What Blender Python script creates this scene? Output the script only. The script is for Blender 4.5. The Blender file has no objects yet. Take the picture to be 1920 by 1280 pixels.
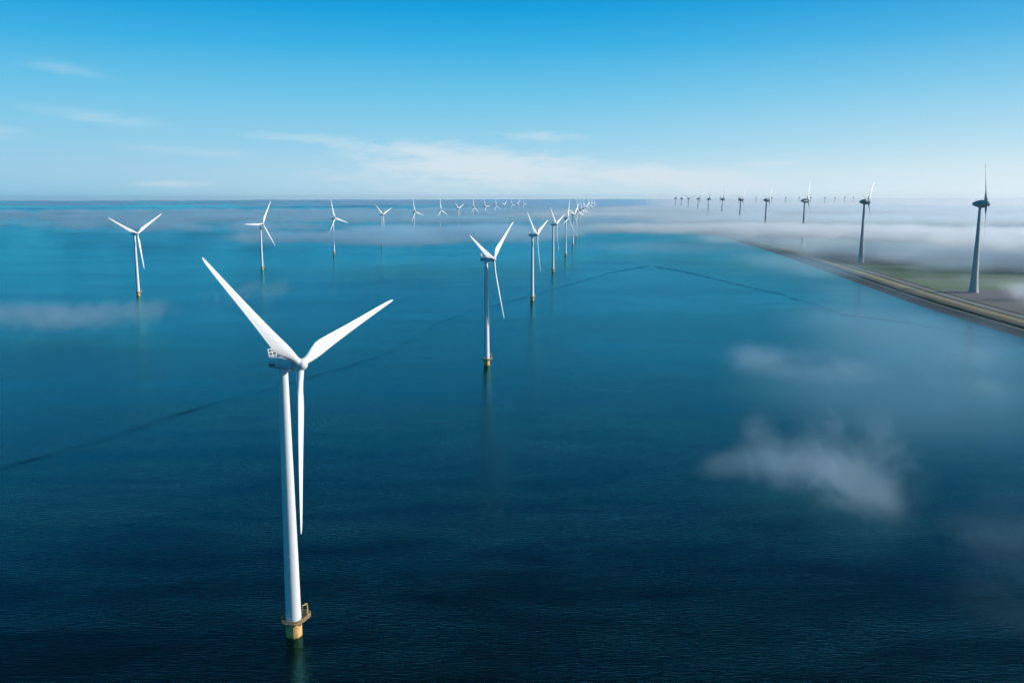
import bpy, bmesh, math, random
import numpy as np
from mathutils import Matrix, Vector

R_ = math.radians
sc = bpy.context.scene
COL = sc.collection

# ------------------------------------------------------------------ camera
CAM_H = 148.33
cd = bpy.data.cameras.new("camera")
cd.sensor_width = 36.0
cd.lens = 36.0 * 1701.2 / 1920.0
cd.clip_start = 1.0
cd.clip_end = 200000.0
cam = bpy.data.objects.new("camera", cd)
COL.objects.link(cam)
cam.matrix_world = (Matrix.Translation((0, 0, CAM_H))
                    @ Matrix.Rotation(R_(90 - 9.016), 4, 'X')
                    @ Matrix.Rotation(R_(-0.098), 4, 'Z'))
sc.camera = cam

# ------------------------------------------------------------------ view / cycles
sc.render.engine = 'CYCLES'
sc.view_settings.view_transform = 'Standard'
sc.view_settings.look = 'None'
sc.view_settings.exposure = 0.0
sc.view_settings.gamma = 1.0
cy = sc.cycles
cy.use_denoising = True
cy.max_bounces = 12
cy.diffuse_bounces = 2
cy.glossy_bounces = 3
cy.transmission_bounces = 2
cy.volume_bounces = 7
cy.use_adaptive_sampling = True
cy.adaptive_threshold = 0.02
cy.volume_step_rate = 1.6
cy.transparent_max_bounces = 64
cy.sample_clamp_indirect = 8.0
cy.caustics_reflective = False
cy.caustics_refractive = False

# ------------------------------------------------------------------ sun and sky
SUN_EL, SUN_AZ = 24.0, 90.0          # the sun stands low, square to the right
sd = bpy.data.lights.new("sun", 'SUN')
sd.energy = 5.0
sd.angle = R_(0.5)
sd.color = (1.0, 0.97, 0.93)
sun = bpy.data.objects.new("sun", sd)
COL.objects.link(sun)
sdir = Vector((math.sin(R_(SUN_AZ)) * math.cos(R_(SUN_EL)),
               math.cos(R_(SUN_AZ)) * math.cos(R_(SUN_EL)), math.sin(R_(SUN_EL))))
sun.rotation_euler = sdir.to_track_quat('Z', 'Y').to_euler()


class NT:
    """small helper round a node tree"""
    def __init__(self, nt):
        self.nt = nt

    def n(self, kind, **kw):
        nd = self.nt.nodes.new(kind)
        for k, v in kw.items():
            setattr(nd, k, v)
        return nd

    def put(self, sock, v):
        if isinstance(v, bpy.types.NodeSocket):
            self.nt.links.new(v, sock)
        elif v is not None:
            sock.default_value = v

    def math(self, op, a, b=None, c=None, clamp=False):
        nd = self.n('ShaderNodeMath', operation=op)
        nd.use_clamp = clamp
        for i, v in enumerate((a, b, c)):
            self.put(nd.inputs[i], v)
        return nd.outputs[0]

    def mix(self, fac, a, b, blend='MIX'):
        nd = self.n('ShaderNodeMix', data_type='RGBA', blend_type=blend)
        self.put(nd.inputs[0], fac)
        for s, v in ((6, a), (7, b)):
            if isinstance(v, tuple) and len(v) == 3:
                v = (*v, 1)
            self.put(nd.inputs[s], v)
        return nd.outputs[2]

    def ramp(self, fac, stops, interp='LINEAR'):
        nd = self.n('ShaderNodeValToRGB')
        cr = nd.color_ramp
        cr.interpolation = interp
        while len(cr.elements) < len(stops):
            cr.elements.new(0.5)
        for e, (p, c) in zip(cr.elements, stops):
            e.position = p
            e.color = (*c, 1) if len(c) == 3 else c
        self.put(nd.inputs[0], fac)
        return nd.outputs[0]

    def noise(self, vec, scale, detail=4.0, rough=0.5, dist=0.0):
        nd = self.n('ShaderNodeTexNoise')
        self.put(nd.inputs['Vector'], vec)
        nd.inputs['Scale'].default_value = scale
        nd.inputs['Detail'].default_value = detail
        nd.inputs['Roughness'].default_value = rough
        nd.inputs['Distortion'].default_value = dist
        return nd.outputs[0]

    def smooth(self, v, lo, hi, to0=0.0, to1=1.0):
        nd = self.n('ShaderNodeMapRange', interpolation_type='SMOOTHSTEP')
        self.put(nd.inputs[0], v)
        nd.inputs[1].default_value = lo
        nd.inputs[2].default_value = hi
        nd.inputs[3].default_value = to0
        nd.inputs[4].default_value = to1
        return nd.outputs[0]

    def mapping(self, vec, scale=(1, 1, 1), rot=(0, 0, 0), loc=(0, 0, 0)):
        nd = self.n('ShaderNodeMapping')
        self.put(nd.inputs[0], vec)
        nd.inputs[1].default_value = loc
        nd.inputs[2].default_value = rot
        nd.inputs[3].default_value = scale
        return nd.outputs[0]


def build_sky():
    w = bpy.data.worlds.new("World")
    sc.world = w
    w.use_nodes = True
    nt = w.node_tree
    N = NT(nt)
    bg = nt.nodes['Background']
    tc = N.n('ShaderNodeTexCoord').outputs['Generated']
    sep = N.n('ShaderNodeSeparateXYZ')
    nt.links.new(tc, sep.inputs[0])
    x, y, z = sep.outputs
    z = N.math('MAXIMUM', z, 0.0)
    # sine and cosine of the azimuth (0 = straight ahead, + = right, where the sun is)
    h = N.math('SQRT', N.math('ADD', N.math('MULTIPLY', x, x), N.math('MULTIPLY', y, y)))
    h = N.math('MAXIMUM', h, 1e-4)
    sa = N.math('DIVIDE', x, h)
    ca = N.math('DIVIDE', y, h)
    base = N.ramp(z, [(0.0, (.56, .765, .88)), (.022, (.53, .75, .875)), (.055, (.34, .67, .865)),
                      (.105, (.165, .575, .845)), (.156, (.043, .445, .80)), (.191, (.009, .36, .745)),
                      (.28, (.002, .17, .42)), (.40, (.001, .050, .125)), (.52, (.001, .014, .024)), (.74, (.002, .018, .034)), (.88, (.006, .20, .50)), (1.0, (.006, .24, .58))])  # upper stops: unseen sky shaped to darken near water and light fog blue
    low = N.math('EXPONENT', N.math('MULTIPLY', z, -16.0))
    right = N.math('MULTIPLY', N.smooth(sa, -0.05, 0.75), low)
    left = N.math('MULTIPLY', N.smooth(N.math('MULTIPLY', sa, -1.0), -0.1, 0.6), low)
    c = N.mix(N.math('MULTIPLY', right, 1.0), base, (.86, .965, 1.0))
    c = N.mix(N.math('MULTIPLY', left, .85), c, (.19, .52, .76))
    # thin cirrus: patches placed on the sky sphere by azimuth (u) and height (v)
    u = N.math('ARCTAN2', x, y)
    cmb = N.n('ShaderNodeCombineXYZ')
    nt.links.new(u, cmb.inputs[0])
    nt.links.new(z, cmb.inputs[1])
    uv = cmb.outputs[0]
    n1 = N.noise(N.mapping(uv, (7, 34, 1), (0, 0, R_(-9))), 1.0, 7, .58, .5)
    n2 = N.noise(N.mapping(uv, (22, 120, 1), (0, 0, R_(-12)), (3, 1, 0)), 1.0, 6, .6, .8)
    nn = N.math('ADD', N.math('MULTIPLY', n1, .65), N.math('MULTIPLY', n2, .35))

    def patch(u0, v0, su, sv, lo, hi, amt, tilt=0.0):
        du = N.math('SUBTRACT', u, u0)
        dv = N.math('SUBTRACT', N.math('SUBTRACT', z, v0), N.math('MULTIPLY', du, tilt))
        du = N.math('DIVIDE', du, su)
        dv = N.math('DIVIDE', dv, sv)
        r2 = N.math('ADD', N.math('MULTIPLY', du, du), N.math('MULTIPLY', dv, dv))
        g = N.math('EXPONENT', N.math('MULTIPLY', r2, -1.0))
        k = N.smooth(N.math('ADD', nn, N.math('MULTIPLY', g, .35)), lo, hi)
        return N.math('MULTIPLY', N.math('MULTIPLY', k, g), amt)

    m = None
    for p in CIRRUS:
        q = patch(*p)
        m = q if m is None else N.math('MAXIMUM', m, q)
    c = N.mix(m, c, (.70, .815, .90))
    # unseen sky behind and to the left, tinted blue to colour the towers' shaded sides
    back = N.smooth(N.math('SUBTRACT', N.math('MULTIPLY', ca, -1.0), N.math('MULTIPLY', sa, .9)), 0.05, 1.0)
    hc = N.ramp(z, [(0.0, (.03, .36, .62)), (.25, (.005, .27, .54)), (1.0, (.001, .10, .24))])
    c = N.mix(back, c, hc)
    hi = N.n('ShaderNodeVectorMath', operation='SCALE')
    nt.links.new(c, hi.inputs[0])
    hi.inputs['Scale'].default_value = BACK_GAIN
    # physical sky adds the glow round the sun
    sky = N.n('ShaderNodeTexSky')
    sky.sky_type = 'NISHITA'
    sky.sun_disc = False
    sky.sun_elevation = R_(SUN_EL)
    sky.sun_rotation = R_(SUN_AZ)
    sky.altitude = 100
    sc_ = N.n('ShaderNodeVectorMath', operation='SCALE')
    nt.links.new(hi.outputs[0], sc_.inputs[0])
    sc_.inputs['Scale'].default_value = 10.0 * 0.97
    sk = N.n('ShaderNodeVectorMath', operation='SCALE')
    nt.links.new(sky.outputs[0], sk.inputs[0])
    sk.inputs['Scale'].default_value = 0.004
    ad = N.n('ShaderNodeVectorMath', operation='ADD')
    nt.links.new(sc_.outputs[0], ad.inputs[0])
    nt.links.new(sk.outputs[0], ad.inputs[1])
    nt.links.new(ad.outputs[0], bg.inputs[0])
    bg.inputs[1].default_value = 0.1


BACK_GAIN = 1.0
# azimuth, sine of height, widths, noise thresholds, strength, tilt
CIRRUS = [
    (-0.02, .030, .24, .032, .62, .86, .95, -.06),
    (0.16, .020, .20, .022, .60, .86, .95, -.06),
    (-0.10, .048, .13, .012, .62, .85, .8, -.07),
    (0.03, .064, .07, .010, .64, .88, .55, -.05),
    (-0.42, .078, .08, .010, .56, .94, .36, -.11),
    (-0.445, .122, .05, .010, .58, .96, .24, -.12),
    (-0.33, .047, .09, .008, .58, .96, .30, -.06),
    (-0.53, .062, .07, .010, .58, .9, .3, -.03),
    (-0.20, .060, .12, .008, .64, .88, .35, -.05),
    (-0.36, .014, .06, .005, .60, .84, .4, 0),
    (0.27, .034, .06, .006, .62, .86, .4, 0),
]
build_sky()


# ------------------------------------------------------------------ naming helpers
def tag(o, label=None, cat=None, group=None, kind=None):
    if label:
        o['label'] = label
    if cat:
        o['category'] = cat
    if group:
        o['group'] = group
    if kind:
        o['kind'] = kind
    return o


def empty(name, loc=(0, 0, 0), rz=0.0):
    o = bpy.data.objects.new(name, None)
    o.location = loc
    o.rotation_euler = (0, 0, rz)
    o.empty_display_size = 2
    COL.objects.link(o)
    return o


class MB:
    """collects shapes, then links them as one mesh object"""
    def __init__(self):
        self.v, self.f, self.mi = [], [], []
        self.cur = 0

    def mat(self, i):
        self.cur = i
        return self

    def add(self, verts, faces):
        b = len(self.v)
        self.v += [tuple(p) for p in verts]
        self.f += [tuple(b + i for i in f) for f in faces]
        self.mi += [self.cur] * len(faces)
        return self

    def box(self, c, s, rot=None):
        x, y, z = s[0] / 2, s[1] / 2, s[2] / 2
        p = [Vector(q) for q in ((-x, -y, -z), (x, -y, -z), (x, y, -z), (-x, y, -z),
                                 (-x, -y, z), (x, -y, z), (x, y, z), (-x, y, z))]
        if rot is not None:
            p = [rot @ q for q in p]
        return self.add([q + Vector(c) for q in p],
                        [(3, 2, 1, 0), (4, 5, 6, 7), (0, 1, 5, 4), (1, 2, 6, 5), (2, 3, 7, 6), (3, 0, 4, 7)])

    def rings(self, rings, cap0=True, cap1=True):
        n = len(rings[0])
        verts = [p for r in rings for p in r]
        faces = []
        for k in range(len(rings) - 1):
            for i in range(n):
                j = (i + 1) % n
                faces.append((k * n + i, k * n + j, (k + 1) * n + j, (k + 1) * n + i))
        if cap0:
            faces.append(tuple(reversed(range(n))))
        if cap1:
            faces.append(tuple((len(rings) - 1) * n + i for i in range(n)))
        return self.add(verts, faces)

    def lathe(self, prof, n=32, axis='Z', c=(0, 0, 0)):
        rs = []
        for r, t in prof:
            ring = []
            for i in range(n):
                a = 2 * math.pi * i / n
                if axis == 'Z':
                    p = (r * math.cos(a), r * math.sin(a), t)
                else:                      # along -Y
                    p = (r * math.cos(a), -t, r * math.sin(a))
                ring.append((p[0] + c[0], p[1] + c[1], p[2] + c[2]))
            rs.append(ring)
        return self.rings(rs)

    def tube(self, pts, r, n=8):
        pts = [Vector(p) for p in pts]
        rs = []
        for i, p in enumerate(pts):
            d = (pts[min(i + 1, len(pts) - 1)] - pts[max(i - 1, 0)]).normalized()
            a = d.orthogonal().normalized() if i == 0 else (a - d * a.dot(d)).normalized()
            b = d.cross(a)
            rr = r[i] if isinstance(r, (list, tuple)) else r
            rs.append([p + a * rr * math.cos(2 * math.pi * k / n) + b * rr * math.sin(2 * math.pi * k / n)
                       for k in range(n)])
        return self.rings(rs)

    def build(self, name, mats, parent=None, smooth=35, loc=None):
        me = bpy.data.meshes.new(name)
        me.from_pydata([tuple(p) for p in self.v], [], self.f)
        mats = mats if isinstance(mats, (list, tuple)) else [mats]
        for m in mats:
            me.materials.append(m)
        me.polygons.foreach_set('material_index', self.mi)
        me.update()
        bm = bmesh.new()
        bm.from_mesh(me)
        bmesh.ops.recalc_face_normals(bm, faces=bm.faces)
        if smooth:
            for f in bm.faces:
                f.smooth = True
            for e in bm.edges:
                if len(e.link_faces) == 2 and e.calc_face_angle(0) > R_(smooth):
                    e.smooth = False
        bm.to_mesh(me)
        bm.free()
        o = bpy.data.objects.new(name, me)
        COL.objects.link(o)
        if parent:
            o.parent = parent
        if loc:
            o.location = loc
        return o


def copy_tree(o, parent=None):
    c = o.copy()
    COL.objects.link(c)
    c.parent = parent
    for ch in [k for k in bpy.data.objects if k.parent == o]:
        copy_tree(ch, c)
    return c


# ------------------------------------------------------------------ materials
def new_mat(name):
    m = bpy.data.materials.new(name)
    m.use_nodes = True
    nt = m.node_tree
    return m, NT(nt), nt.nodes['Principled BSDF']


def paint(name, col, rough=.4, var=.06, streak=0.0, dirt=(.35, .30, .24)):
    m, N, b = new_mat(name)
    tc = N.n('ShaderNodeTexCoord').outputs['Object']
    n1 = N.noise(tc, .35, 5, .6)
    v = N.smooth(n1, .3, .75, 1 - var, 1.0)
    nd = N.n('ShaderNodeVectorMath', operation='SCALE')
    nd.inputs[0].default_value = col
    N.put(nd.inputs['Scale'], v)
    c = nd.outputs[0]
    if streak:
        n2 = N.noise(N.mapping(tc, (1.6, 1.6, .03)), 1.0, 5, .65)
        c = N.mix(N.smooth(n2, .52, .8, 0, streak), c, dirt)
    N.put(b.inputs['Base Color'], c)
    N.put(b.inputs['Roughness'], N.smooth(n1, .2, .8, rough - .07, rough + .1))
    return m


M_WHITE = paint('white_tower_paint', (.80, .80, .80), .38, .05, .10)
M_BLADE = paint('white_blade_gelcoat', (.82, .82, .82), .33, .04, .05)
M_NAC = paint('white_nacelle_paint', (.76, .77, .78), .42, .06, .08)
M_GREY = paint('grey_metal', (.30, .31, .32), .5, .12, .15)
M_DARK = paint('dark_vent', (.035, .035, .04), .6, .2)
M_CONC = paint('pale_concrete_tower', (.47, .48, .48), .7, .10, .12)
M_EGG = paint('grey_white_shell', (.36, .38, .39), .45, .07, .08)
M_EBLADE = paint('grey_blade_gelcoat', (.50, .51, .52), .4, .05)
M_TIP = paint('dark_red_tip', (.22, .05, .04), .5, .1)
M_GRATE = paint('steel_grating', (.13, .12, .11), .6, .3)
M_RAIL = paint('yellow_rail', (.88, .54, .17), .5, .15)


def mat_yellow():
    """yellow transition piece: chalky faded paint, algae and wet band at the waterline"""
    m, N, b = new_mat('yellow_foundation_paint')
    tc = N.n('ShaderNodeTexCoord').outputs['Object']
    sp = N.n('ShaderNodeSeparateXYZ')
    N.put(sp.inputs[0], tc)
    n1 = N.noise(tc, .7, 6, .6)
    n2 = N.noise(N.mapping(tc, (2.2, 2.2, .12)), 1.0, 5, .65)
    c = N.mix(N.smooth(n1, .35, .7), (.95, .55, .17), (.92, .62, .32))
    c = N.mix(N.smooth(n2, .55, .78, 0, .55), c, (.80, .70, .58))
    zz = N.math('ADD', sp.outputs[2], N.math('MULTIPLY', n1, .9))
    c = N.mix(N.smooth(zz, .45, .9, .9, 0), c, (.05, .045, .02))
    c = N.mix(N.math('MULTIPLY', N.smooth(zz, 1.2, 2.4, 1, 0), .35), c, (.66, .40, .05))
    N.put(b.inputs['Base Color'], c)
    b.inputs['Roughness'].default_value = .55
    return m


M_YEL = mat_yellow()


def mat_water():
    m, N, b = new_mat('lake_water')
    geo = N.n('ShaderNodeNewGeometry').outputs['Position']
    # calm slicks and rougher lanes
    lane = N.noise(N.mapping(geo, (.0016, .0065, 1), (0, 0, R_(6))), 1.0, 4, .6)
    rip1 = N.noise(N.mapping(geo, (.22, 1.0, 1), (0, 0, R_(4))), 1.0, 3, .55, .3)
    rip2 = N.noise(N.mapping(geo, (.7, 2.4, 1), (0, 0, R_(-8)), (7, 3, 0)), 1.0, 3, .6)
    hgt = N.math('ADD', N.math('MULTIPLY', rip1, .9), N.math('MULTIPLY', rip2, .25))
    gust = N.noise(N.mapping(geo, (.010, .030, 1), (0, 0, R_(-5)), (2, 9, 0)), 1.0, 4, .6, .4)
    amp = N.math('MULTIPLY', N.smooth(lane, .36, .64, .62, 1.0), N.smooth(gust, .32, .66, .55, 1.05))
    bp = N.n('ShaderNodeBump')
    bp.inputs['Distance'].default_value = WATER_BUMP
    N.put(bp.inputs['Strength'], amp)
    N.put(bp.inputs['Height'], hgt)
    # dark body under a mirror that takes out the warm end of the light
    nt = N.nt
    nt.nodes.remove(b)
    body = N.n('ShaderNodeBsdfDiffuse')
    body.inputs['Color'].default_value = (.001, .003, .0035, 1)
    gl = N.n('ShaderNodeBsdfGlossy')
    gl.inputs['Color'].default_value = (.20, .85, .96, 1)
    N.put(gl.inputs['Roughness'], N.math('ADD', N.smooth(lane, .36, .64, .09, .15), N.smooth(gust, .32, .66, 0, .04)))
    fr = N.n('ShaderNodeFresnel')
    fr.inputs['IOR'].default_value = 1.45
    for q in (gl, fr):
        N.put(q.inputs['Normal'], bp.outputs[0])
    mx = N.n('ShaderNodeMixShader')
    N.put(mx.inputs[0], fr.outputs[0])
    N.put(mx.inputs[1], body.outputs[0])
    N.put(mx.inputs[2], gl.outputs[0])
    nt.links.new(mx.outputs[0], nt.nodes['Material Output'].inputs['Surface'])
    return m


WATER_BUMP = .30
M_WATER = mat_water()


def volume_mat(name, dens, col=(1, 1, 1), g=.6):
    m = bpy.data.materials.new(name)
    m.use_nodes = True
    nt = m.node_tree
    for n in list(nt.nodes):
        if n.type == 'BSDF_PRINCIPLED':
            nt.nodes.remove(n)
    out = nt.nodes['Material Output']
    v = nt.nodes.new('ShaderNodeVolumePrincipled')
    v.inputs['Color'].default_value = (*col, 1)
    v.inputs['Density'].default_value = dens
    v.inputs['Anisotropy'].default_value = g
    nt.links.new(v.outputs[0], out.inputs['Volume'])
    return m


def cloud(name, blobs, dens, wave, g=.45, er=1.0, lo=.34, hi=1.0, vox=4.0, detail=5.0, zs=1.5, dist=.5, seed=0.0, col=None):
    """one drifting body of fog, a density grid: soft blobs (x, y, z, rx, ry, rz, weight) torn by 3-D noise of the given wavelength"""
    m = volume_mat(name, dens, col or FOG_COL, g)
    q = 1.75
    lo_ = [min(b[i] - q * b[3 + i] for b in blobs) for i in range(3)]
    hi_ = [max(b[i] + q * b[3 + i] for b in blobs) for i in range(3)]
    lo_[2] = max(lo_[2], .6)
    nt = bpy.data.node_groups.new(name, 'GeometryNodeTree')
    nt.interface.new_socket('Geometry', in_out='INPUT', socket_type='NodeSocketGeometry')
    nt.interface.new_socket('Geometry', in_out='OUTPUT', socket_type='NodeSocketGeometry')
    N = NT(nt)
    out = N.n('NodeGroupOutput')
    pos = N.n('GeometryNodeInputPosition').outputs[0]

    def vec(op, a, b):
        nd = N.n('ShaderNodeVectorMath', operation=op)
        N.put(nd.inputs[0], a)
        N.put(nd.inputs[1], b)
        return nd.outputs['Value'] if op == 'DOT_PRODUCT' else nd.outputs[0]
    F = None
    for x, y, z, rx, ry, rz, w in blobs:
        d = vec('MULTIPLY', vec('SUBTRACT', pos, (x, y, z)), (1 / rx, 1 / ry, 1 / rz))
        e = N.math('MULTIPLY', N.math('EXPONENT', N.math('MULTIPLY', vec('DOT_PRODUCT', d, d), -1.0)), w)
        F = e if F is None else N.math('ADD', F, e)
    k = 1.0 / wave
    sp = vec('MULTIPLY', vec('ADD', pos, (seed * wave * 3, seed * wave, 0)), (k, k, k * zs))
    nz = N.noise(sp, 1.0, detail, .62, dist)
    t = N.math('ADD', F, N.math('MULTIPLY', N.math('SUBTRACT', nz, .5), er))
    t = N.math('MULTIPLY', N.smooth(t, lo, hi), N.smooth(F, .08, .9))
    vc = N.n('GeometryNodeVolumeCube')
    N.put(vc.inputs['Density'], t)
    vc.inputs['Min'].default_value = lo_
    vc.inputs['Max'].default_value = hi_
    for ax, i in (('X', 0), ('Y', 1), ('Z', 2)):
        v = vox * (.6 if i == 2 else 1.0)
        vc.inputs['Resolution ' + ax].default_value = max(6, int((hi_[i] - lo_[i]) / v))
    sm = N.n('GeometryNodeSetMaterial')
    sm.inputs['Material'].default_value = m
    nt.links.new(vc.outputs[0], sm.inputs[0])
    nt.links.new(sm.outputs[0], out.inputs[0])
    mbx = MB()
    mbx.box([(a + b) / 2 for a, b in zip(lo_, hi_)], [b - a for a, b in zip(lo_, hi_)])
    o = mbx.build(name, m, None, 0)
    o['kind'] = 'stuff'
    md = o.modifiers.new('density', 'NODES')
    md.node_group = nt
    return o


# ------------------------------------------------------------------ ground, water, dike
def sheet(name, pts, faces, mat, kind='structure'):
    me = bpy.data.meshes.new(name)
    me.from_pydata(pts, [], faces)
    me.materials.append(mat)
    me.update()
    o = bpy.data.objects.new(name, me)
    COL.objects.link(o)
    if kind:
        o['kind'] = kind
    return o


FAR = 45000.0
sheet('water', [(-FAR, -3000, 0), (FAR, -3000, 0), (FAR, FAR, 0), (-FAR, FAR, 0)], [(0, 1, 2, 3)], M_WATER)

SHORE = [(470, -600), (510, 300), (541, 947), (562, 1256), (591, 1489), (632, 1812), (696, 2354), (773, 3145),
         (905, 4300), (1180, 6500), (1560, 9500), (2600, 16000)]


def shore_x(y):
    return float(np.interp(y, [p[1] for p in SHORE], [p[0] for p in SHORE]))


SY = list(np.concatenate([np.linspace(-600, 800, 12), np.linspace(850, 4000, 110), np.geomspace(4100, 16000, 40)]))
_xs = np.interp(SY, [p[1] for p in SHORE], [p[0] for p in SHORE])
_k = np.ones(9) / 9
_xs = np.convolve(np.pad(_xs, 4, mode='edge'), _k, 'valid')
SX = dict(zip(SY, _xs))


def strip(name, prof, mat, jit=0.0, seed=1):
    """band of ground along the shore: prof = (distance from waterline, height)"""
    rnd = random.Random(seed)
    v, f = [], []
    n = len(prof)
    for i, y in enumerate(SY):
        for k, (d, z) in enumerate(prof):
            j = rnd.uniform(-jit, jit) if 0 < k < n - 1 or jit > 1 else 0
            v.append((SX[y] + d + j, y, z))
    for i in range(len(SY) - 1):
        for k in range(n - 1):
            f.append((i * n + k, i * n + k + 1, (i + 1) * n + k + 1, (i + 1) * n + k))
    o = sheet(name, v, f, mat)
    return o


def ground_mat(name, c1, c2, scale=(.02, .02, .02), fine=.6, c3=None, rough=.9, bump=.3):
    m, N, b = new_mat(name)
    geo = N.n('ShaderNodeNewGeometry').outputs['Position']
    n1 = N.noise(N.mapping(geo, scale), 1.0, 6, .6)
    n2 = N.noise(geo, fine, 4, .6)
    c = N.mix(N.smooth(n1, .35, .68), c1, c2)
    c = N.mix(N.smooth(n2, .4, .75, 0, .35), c, c3 or c2)
    N.put(b.inputs['Base Color'], c)
    b.inputs['Roughness'].default_value = rough
    bp = N.n('ShaderNodeBump')
    bp.inputs['Distance'].default_value = bump
    bp.inputs['Strength'].default_value = .6
    N.put(bp.inputs['Height'], n2)
    N.put(b.inputs['Normal'], bp.outputs[0])
    return m


M_STONE = ground_mat('dark_basalt_slope', (.03, .036, .038), (.075, .08, .078), (.06, .02, .1), .8, (.02, .03, .02))
M_BERM = ground_mat('pale_maintenance_path', (.13, .13, .125), (.18, .175, .165), (.05, .01, .1), .5)
M_GRASSD = ground_mat('dark_dike_grass', (.028, .05, .024), (.065, .075, .038), (.05, .02, .1), .5)
M_GRASSB = ground_mat('brown_dike_grass', (.17, .135, .075), (.26, .21, .135), (.05, .012, .1), .4, (.10, .11, .045))
M_LAND = ground_mat('field_soil', (.12, .115, .125), (.17, .165, .165), (.004, .012, .1), .3)
M_GREEN = ground_mat('green_crop', (.055, .115, .06), (.075, .135, .07), (.004, .02, .1), .3)
M_GREEN2 = ground_mat('pale_green_crop', (.10, .16, .085), (.13, .19, .10), (.004, .02, .1), .3)
M_GREY2 = ground_mat('grey_stubble', (.13, .13, .125), (.17, .165, .155), (.004, .02, .1), .3)
M_ROAD = ground_mat('pale_asphalt_road', (.16, .165, .17), (.21, .21, .21), (.03, .006, .1), .5)

strip('dike', [(-6, -1.0), (0, 0.05), (15, 3.9)], M_STONE, .8, 3)
strip('dike_path', [(15, 3.9), (18, 4.0)], M_BERM)
strip('dike_slope', [(18, 4.0), (20, 4.7), (23, 6.0)], M_GRASSD, .5, 4)
strip('dike_crest', [(23, 6.0), (29, 7.4), (35, 7.6), (45, 6.2), (56, 3.6), (62, 2.5)], M_GRASSB, .6, 5)
strip('ditch_bank', [(62, 2.5), (65, 2.2), (72, 2.0)], M_GRASSD, .5, 6)
strip('road', [(72, 2.0), (76, 2.1), (80, 2.1), (84, 2.0)], M_ROAD)
strip('verge', [(84, 2.0), (92, 1.99)], M_GRASSD, .4, 7)
# the open polder behind it, one sheet to the horizon
_v, _f = [], []
for i, y in enumerate(SY):
    _v += [(SX[y] + 92, y, 1.99), (FAR, y, 1.99)]
for i in range(len(SY) - 1):
    _f.append((2 * i, 2 * i + 1, 2 * i + 3, 2 * i + 2))
_n = len(_v)
_v += [(SX[SY[-1]] + 92, FAR, 1.99), (FAR, FAR, 1.99)]
_f.append((_n - 2, _n - 1, _n + 1, _n))
sheet('land', _v, _f, M_LAND)


def field(y0, y1, x0, x1, mat, z=2.03):
    """a parcel between two cross lines, its near edge following the verge"""
    ys = [y for y in SY if y0 < y < y1]
    ys = [y0] + ys + [y1]
    v, f = [], []
    for y in ys:
        s = shore_x(y)
        v += [(s + x0, y, z), (s + x1, y, z)]
    for i in range(len(ys) - 1):
        f.append((2 * i, 2 * i + 1, 2 * i + 3, 2 * i + 2))
    return sheet('field', v, f, mat)


field(1435, 1625, 94, 900, M_GREEN2)
field(1640, 1980, 94, 330, M_GREEN)
field(1640, 1800, 330, 900, M_GREEN)
field(1990, 2500, 150, 800, M_GREY2)
field(2510, 3100, 94, 700, M_GREEN)
field(1000, 1290, 94, 700, M_GREY2)
field(3150, 4200, 94, 1500, M_GREY2)


# ------------------------------------------------------------------ offshore turbine
BASE_H = 95.0
OV = 7.1


def blade_mesh(mb, L, root_r, prof, cone_pre=1.0, n=20):
    """prof: (r, chord, thickness, twist deg, round 0..1); span +Z, leading edge +X, upwind -Y"""
    rs = []
    for r, ch, th, tw, rd in prof:
        ring = []
        t = R_(tw)
        for i in range(n):
            a = 2 * math.pi * i / n
            cx, sy_ = math.cos(a), math.sin(a)
            # aerofoil-like: sharp towards -X
            xx = cx
            k = ((1 + cx) / 2) ** .55 if cx > -1 else 0
            yy = sy_ * (rd + (1 - rd) * k * (1.0 if sy_ < 0 else .75))
            px = xx * ch / 2 - (1 - rd) * ch * .22
            py = yy * th / 2
            qx = px * math.cos(t) + py * math.sin(t)
            qy = -px * math.sin(t) + py * math.cos(t)
            pre = -cone_pre * (r / L) ** 2
            ring.append((qx, qy + pre, r))
        rs.append(ring)
    mb.rings(rs)


def offshore_blade():
    mb = MB()
    P = 6.0
    blade_mesh(mb, 54, 1.25, [
        (1.2, 2.5, 2.5, 14 + P, 1), (3.2, 2.5, 2.45, 14 + P, 1), (5.5, 3.1, 2.2, 13.5 + P, .75), (8.0, 4.0, 1.75, 12.5 + P, .4),
        (10.5, 4.55, 1.45, 11 + P, .15), (13.0, 4.5, 1.2, 9.5 + P, .05), (17, 4.05, .98, 7.5 + P, 0), (22, 3.5, .8, 5.5 + P, 0),
        (28, 2.9, .62, 4 + P, 0), (34, 2.4, .48, 2.6 + P, 0), (40, 1.95, .37, 1.4 + P, 0), (46, 1.5, .27, .5 + P, 0),
        (50, 1.15, .2, 0 + P, 0), (52.5, .8, .13, P, .1), (53.6, .42, .08, P, .3), (54, .12, .04, P, .6)], 1.2)
    return mb


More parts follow.
